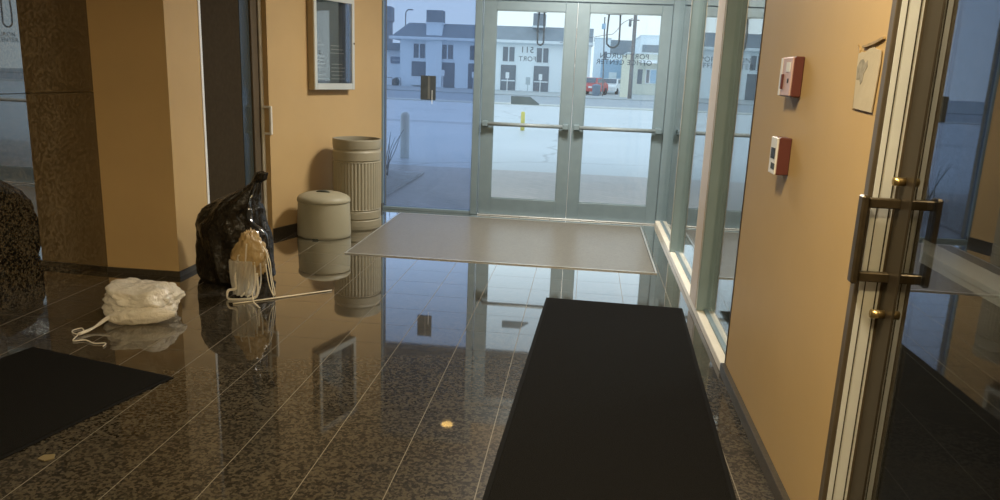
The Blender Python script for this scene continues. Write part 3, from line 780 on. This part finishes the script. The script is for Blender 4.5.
bm = bmesh.new(); box(bm, -18.1, .25, -.65, -.0, 3.95 + o, 4.2 + o, .03); box(bm, -18.1, -17.2, 0, 9.5, 3.95 + o, 4.2 + o, .03); obj('eave', bm, M['house_trim'], hs)
for x in (-14.0, -4.62):
    if x < -10: W('chimney_breast', x - .72, x + .72, -.3, 5.35, -.35, .9, M['house'], hs)
    else: W('chimney_base', x - .5, x + .5, 4.3, 5.35, .5, 1.2, M['house_trim'], hs)
    k_ = 1 if x < -10 else .72
    ch = W('chimney', x - .75 * k_, x + .73 * k_, 5.5, 6.55, -.3, 1.0, M['chim'], hs, .03)
    W('chimney_cap', x - .82 * k_, x + .80 * k_, 5.35, 5.5, -.4, 1.1, M['house_trim'], ch)
for x in (-15.4, -12.82, -10.24, -7.24, -4.20, -1.4):
    f = W('window', x - .56, x + .56, 2.28, 3.68, -.06, .0, M['house_trim'], hs)
    for s in (-.29, .29):
        W('pane', x + s - .23, x + s + .23, 2.36, 3.60, -.075, -.06, M['dark_open'], f)
for x in (-15.42, -12.8, -10.2, -7.22, -4.24, -1.5):
    z0 = .73 if x < -15 else -.25
    f = W('door', x - .68, x + .68, z0, 2.05, -.06, 0, M['dark_open'], hs)
    if x > -9: W('door_rail', x - .62, x + .62, .62, .72, -.085, -.06, M['house_trim'], f)
W('window_box', -16.1, -14.7, -.05, .62, -.5, -.0, M['house_trim'], hs)
# annex with a rounded sign
ax = thing('annex', 'low pale annex with a slate blue sign at the left end of the house', 'building', (-18.3, 72, -.3))
obj('wall', B(-1.0, 1.05, 0, 6, -.1, 3.3), M['house'], ax)
obj('roof_slab', B(-1.3, 1.08, -.6, 6.2, 3.3, 3.95, bev=.03), M['roof'], ax)
sg = obj('sign_board', B(-.28, .95, -.12, -.02, 2.1, 2.72, bev=.05), M['sign_blue'], ax)
obj('sign_line', B(-.1, .78, -.135, -.12, 2.36, 2.46), M['sign_grey'], sg)
# tower behind
tw = thing('tower', 'narrow grey tower standing behind the annex at far left', 'tower', (-25.0, 95, -.3))
obj('shaft', B(-.45, .42, 0, 1.2, 0, 9.0, bev=.03), M['chim'], tw); obj('top_band', B(-.5, .6, -.1, 1.3, 7.2, 8.9, bev=.03), M['chim'], tw)
# street lamp
t = thing('street_lamp', 'thin curved street lamp rising behind the left roof edge', 'street lamp', (-18.85, 79, -.3))
obj('pole', tube(bmesh.new(), [(0, 0, 0), (0, 0, 4), (0, 0, 6.9), (.1, 0, 7.35), (.3, 0, 7.5)], .055, n=8), M['pole'], t, True)
obj('lamp_head', B(.2, .75, -.1, .1, 7.44, 7.56, bev=.03), M['chim'], t)
obj('bracket', tube(bmesh.new(), [(0, 0, 5.4), (.35, 0, 5.35)], .03, n=6, sub=0), M['pole'], t)
# small signs in front of the doors
def post_sign(x, y, top, h, w, m, lab, base=-.2):
    t = thing('post_sign', lab, 'sign', (x, y, base), 0, 'small post signs across the street')
    obj('post', tube(bmesh.new(), [(0, .02, 0), (0, .02, top - base - .05)], .035, n=8, sub=0), m, t)
    obj('sign_panel', B(-w / 2, w / 2, -.03, -.005 + .0, top - base - h, top - base, bev=.008), m, t)
post_sign(-12.45, 66, 1.38, .5, .30, M['sign_white'], 'white post sign before the dark door seen through the blue sidelight')
post_sign(-9.78, 66, 1.32, .5, .30, M['sign_white'], 'white post sign at the right edge of the blue sidelight')
post_sign(-6.87, 66, 1.40, .5, .31, M['sign_white'], 'white post sign before the left dark door seen through the left entry door')
post_sign(-5.10, 66, 1.06, .62, .38, M['sign_grey'], 'grey post sign on the pale wall between two dark doors')
post_sign(-4.05, 66, 1.35, .5, .30, M['sign_white'], 'white post sign before the right dark door seen through the left entry door')
# rail and shrub beside the annex
t = thing('bike_rack', 'low dark arched rail in front of the annex', 'rack', (-17.5, 69, -.28))
for x in (-.75, .05): obj('arch', tube(bmesh.new(), [(x, 0, 0), (x, 0, .7), (x + .08, 0, .8), (x + .5, 0, .8), (x + .58, 0, .7), (x + .58, 0, 0)], .03, n=6, sub=3), M['pole'], t)
def shrubf(u, v):
    a = u * 2 * PI; b = (v - .5) * PI
    d = Vector((math.cos(a) * math.cos(b), math.sin(a) * math.cos(b), math.sin(b)))
    r = 1 + .25 * fbm(d, 4)
    return (d.x * r * .33, d.y * r * .33, max(0, .38 + d.z * r * .42))
sh = obj('shrub', blob(bmesh.new(), 40, 24, shrubf), M['shrub']); sh.location = (-17.55, 69.9, -.28); tag(sh, 'small dark shrub behind the arched rail by the annex', 'shrub')
# buildings seen through the right door
def building(name, lab, x0, x1, y0, y1, h, wm, rm, roof=.0, over=.1, base=-.3):
    t = thing(name, lab, 'building', ((x0 + x1) / 2, y0, base))
    hw = (x1 - x0) / 2
    obj('wall', B(-hw, hw, 0, y1 - y0, 0, h - base - roof), wm, t)
    obj('roof', B(-hw - over, hw + over, -over, y1 - y0 + over, h - base - roof, h - base + (.12 if roof == 0 else 0), bev=.03), rm, t)
    return t, hw
t, hw = building('rear_house', 'pale blue block house far behind the utility pole', .45, 2.25, 90, 98, 5.5, M['house'], M['house_trim'])
obj('window', B(.15, .55, -.05, 0, 3.2, 4.4), M['dark_open'], t)
t, hw = building('row_building', 'long building with grey roof behind the utility pole', 2.1, 6.3, 100, 112, 5.85, M['house'], M['roof'], 1.75)
t, hw = building('shop_box', 'boxy building with dark upper band at far right behind the cream shop', 5.3, 9.0, 85, 95, 5.7, M['house'], M['house_trim'])
obj('upper_band', B(-hw + .2, hw, -.1, 0, 4.35, 5.1), M['roof'], t)
t, hw = building('cream_shop', 'low cream shop with wide window seen through the right entry door', 3.6, 9.5, 75, 84, 3.55, M['cream_wall'], M['house_trim'])
f = obj('window', B(-1.2, .0, -.08, 0, 1.15, 2.5), M['house_trim'], t); obj('pane', B(-1.12, -.85, -.10, -.08, 1.22, 2.42), M['dark_open'], f); obj('pane', B(-.75, -.08, -.10, -.08, 1.22, 2.42), M['sky_wall'], f)
obj('door', B(-1.95, -1.5, -.05, 0, 1.1, 2.45), M['dark_open'], t)
obj('awning', prism(bmesh.new(), [(-.9, 3.02), (0, 3.35), (0, 3.02)], 'x', -1.9, 2.4), M['sign_white'], t)
t, hw = building('blue_shed', 'powder blue shed wall behind the white car', 1.25, 3.5, 82, 88, 2.9, M['sky_wall'], M['sky_wall'])
obj('door', B(-.3, .5, -.04, 0, 0, 2.1), M['house'], t)
t = thing('pillar_sign', 'cream sign pillar standing left of the utility pole', 'pillar', (2.82, 62, -.25))
obj('pillar_body', B(-.29, .30, -.25, .25, 0, 3.2, bev=.03), M['cream_post'], t); obj('pillar_cap', B(-.33, .34, -.29, .29, 3.2, 3.32, bev=.02), M['cream_post'], t)
# poles and wires
t = thing('utility_pole', 'tall weathered utility pole across the street with cross arm and transformer', 'utility pole', (3.1, 58, -.24))
obj('pole', tube(bmesh.new(), [(.0, 0, 0), (0, 0, 4.5), (-.02, 0, 9.0)], .15, n=12, sub=2, taper=lambda f: 1 - .2 * f), M['pole'], t, True)
obj('cross_arm', B(-.9, .9, -.06, .06, 6.9, 7.02), M['pole'], t)
obj('transformer', lathe(bmesh.new(), [(.05, 5.2), (.10, 5.22), (.10, 5.65), (.05, 5.68)], 16, c=(-.35, 0, 0)), M['pole'], t, True)
obj('foot_bracket', B(-.3, .3, -.03, .03, 5.62, 5.70), M['pole'], t)
t = thing('thin_pole', 'thin leaning pole left of the utility pole', 'pole', (1.2, 62, -.24))
obj('pole', tube(bmesh.new(), [(0, 0, 0), (-.12, 0, 3), (-.24, 0, 6.1)], .05, n=8, sub=2), M['pole'], t, True); obj('meter_box', B(-.42, -.12, -.1, .1, 5.2, 5.6, bev=.02), M['sky_wall'], t)
bm = bmesh.new()
tube(bm, [(2.9, 58, 5.55), (2.3, 59.5, 5.3), (1.7, 60.7, 4.6), (.98, 62.2, 4.5), (-2.5, 64, 3.9)], .022, n=5)
tag(obj('overhead_wire', bm, M['pole'], None, True), 'thin sagging overhead wire between the leaning pole and utility pole', 'wire')

def car(lab, x, y, z, rot, paint):
    t = thing('car', lab, 'car', (x, y, z), rot, 'cars parked across the street')
    prof = [(-2.1, .35), (-2.15, .75), (-1.95, .95), (-1.15, 1.02), (-.55, 1.45), (.75, 1.48), (1.45, 1.05), (2.1, .95), (2.18, .60), (2.1, .32)]
    bm = prism(bmesh.new(), prof, 'y', -.85, .85)
    for v in bm.verts:
        if v.co.z > 1.2: v.co.y *= .78
    bmesh.ops.bevel(bm, geom=bm.edges[:], offset=.05, segments=2, affect='EDGES')
    b = obj('body', bm, paint, t)
    bm = bmesh.new()
    for s in (-1, 1):
        pr = [(-1.0, 1.06), (-.50, 1.40), (.70, 1.42), (1.28, 1.08)]
        vv = [bm.verts.new((px, s * (.865 - (.19 * (pz - 1.02) / .45)), pz)) for px, pz in pr]
        v2 = [bm.verts.new((px, s * (.835 - (.19 * (pz - 1.02) / .45)), pz)) for px, pz in pr]
        bm.faces.new(vv); bm.faces.new(v2[::-1])
        for i in range(4): bm.faces.new((vv[i], v2[i], v2[(i + 1) % 4], vv[(i + 1) % 4]))
    obj('side_window', bm, M['car_glass'], t)
    for (nm, xa, za, xb, zb) in (('windshield', -1.17, 1.05, -.62, 1.44), ('rear_window', 1.44, 1.09, .83, 1.46)):
        bm = bmesh.new(); s = -1 if xa < 0 else 1
        vv = [bm.verts.new(p) for p in ((xa + s * .02, -.68, za), (xa + s * .02, .68, za), (xb + s * .02, .58, zb), (xb + s * .02, -.58, zb))]
        v2 = [bm.verts.new((v.co.x - s * .04, v.co.y, v.co.z)) for v in vv]
        bm.faces.new(vv); bm.faces.new(v2[::-1])
        for i in range(4): bm.faces.new((vv[i], v2[i], v2[(i + 1) % 4], vv[(i + 1) % 4]))
        obj(nm, bm, M['car_glass'], t)
    for wx in (-1.35, 1.35):
        for wy in (-.8, .8):
            bm = bmesh.new(); tube(bm, [(wx, wy - .1, .32), (wx, wy + .1, .32)], .32, n=20, sub=0); obj('wheel', bm, M['tyre'], t)
    obj('headlight', B(-2.19, -2.10, -.72, -.42, .62, .78, bev=.02), M['sign_white'], t); obj('headlight', B(-2.19, -2.10, .42, .72, .62, .78, bev=.02), M['sign_white'], t)
car('red car parked across the street behind the dark bin', .30, 66.4, -.23, math.radians(72), M['car_red'])
car('white car parked in front of the powder blue shed', 2.15, 72.4, -.27, math.radians(76), M['car_white'])
t = thing('street_bin', 'dark street bin in front of the red car', 'bin', (.68, 62.6, -.22))
obj('body', lathe(bmesh.new(), [(.26, 0), (.30, .05), (.33, .75), (.34, .8)], 24), M['sign_blue'], t, True); obj('lid', lathe(bmesh.new(), [(.35, .8), (.36, .86), (.2, .95), (.02, .97)], 24), M['sign_blue'], t, True)

# bollards, shrub near the doors
t = thing('bollard', 'cream bollard outside the blue sidelight', 'bollard', (-2.93, 12.3, -.02))
obj('post', lathe(bmesh.new(), [(.075, 0), (.075, .68), (.06, .73), (.02, .75)], 24), M['cream_bol'], t, True)
t = thing('bollard', 'short yellow bollard in the lot seen through the left entry door', 'bollard', (-1.60, 19.6, -.02), 0)
obj('post', lathe(bmesh.new(), [(.055, 0), (.052, .44), (.04, .47), (.01, .48)], 24), M['yellow'], t, True)
sb = thing('bare_shrub', 'bare twiggy shrub outside at the left edge of the blue sidelight', 'shrub', (-2.62, 9.9, .02))
rnd = random.Random(11)
for k in range(9):
    a = rnd.uniform(0, 2 * PI); h = rnd.uniform(.35, .62); l = rnd.uniform(.08, .28)
    pts = [(rnd.uniform(-.08, .08), rnd.uniform(-.08, .08), 0), (math.cos(a) * l * .4 + rnd.uniform(-.03, .03), math.sin(a) * l * .4, h * .5), (math.cos(a) * l, math.sin(a) * l, h)]
    obj('branch', tube(bmesh.new(), pts, .008, n=5, sub=4, taper=lambda f: 1 - .7 * f), M['twig'], sb)

# ------------------------------------------------------------------ sky
wd = bpy.data.worlds.new('overcast sky'); S.world = wd; wd.use_nodes = True
nt = wd.node_tree; nt.nodes.clear()
out = nt.nodes.new('ShaderNodeOutputWorld'); bg = nt.nodes.new('ShaderNodeBackground')
tc = nt.nodes.new('ShaderNodeTexCoord'); sx = nt.nodes.new('ShaderNodeSeparateXYZ'); nt.links.new(tc.outputs['Generated'], sx.inputs[0])
nz = nt.nodes.new('ShaderNodeTexNoise'); nz.inputs['Scale'].default_value = 3; nz.inputs['Detail'].default_value = 5; nt.links.new(tc.outputs['Generated'], nz.inputs['Vector'])
ad = nt.nodes.new('ShaderNodeMath'); ad.operation = 'MULTIPLY_ADD'; nt.links.new(nz.outputs['Fac'], ad.inputs[0]); ad.inputs[1].default_value = .25; nt.links.new(sx.outputs[2], ad.inputs[2])
rp = nt.nodes.new('ShaderNodeValToRGB'); e = rp.color_ramp.elements
e[0].position = .1; e[0].color = (.80, .93, .97, 1); e[1].position = .8; e[1].color = (.66, .84, 1.0, 1)
nt.links.new(ad.outputs[0], rp.inputs[0]); nt.links.new(rp.outputs[0], bg.inputs[0]); bg.inputs[1].default_value = 1.42
nt.links.new(bg.outputs[0], out.inputs[0])

# ------------------------------------------------------------------ camera
p, r, y = 2.30488861e-01, 3.92533998e-02, -1.04419469e-01
fw = Vector((math.sin(y) * math.cos(p), math.cos(y) * math.cos(p), -math.sin(p)))
rt = Vector((math.cos(y), -math.sin(y), 0)); up = rt.cross(fw)
rt2 = rt * math.cos(r) + up * math.sin(r); up2 = up * math.cos(r) - rt * math.sin(r)
cd = bpy.data.cameras.new('camera'); cd.sensor_width = 36; cd.lens = 759.353 / 1000 * 36; cd.clip_start = .02; cd.clip_end = 500
co = bpy.data.objects.new('camera', cd); C.objects.link(co)
co.matrix_world = Matrix(((rt2.x, up2.x, -fw.x, 0), (rt2.y, up2.y, -fw.y, 0), (rt2.z, up2.z, -fw.z, 1.423), (0, 0, 0, 1)))
S.camera = co

S.view_settings.view_transform = 'Standard'; S.view_settings.look = 'None'
S.view_settings.exposure = 0; S.view_settings.gamma = 1; S.view_settings.use_curve_mapping = False
S.cycles.use_denoising = True
S.cycles.max_bounces = 12; S.cycles.transparent_max_bounces = 24; S.cycles.glossy_bounces = 6; S.cycles.diffuse_bounces = 5
S.cycles.sample_clamp_indirect = 8
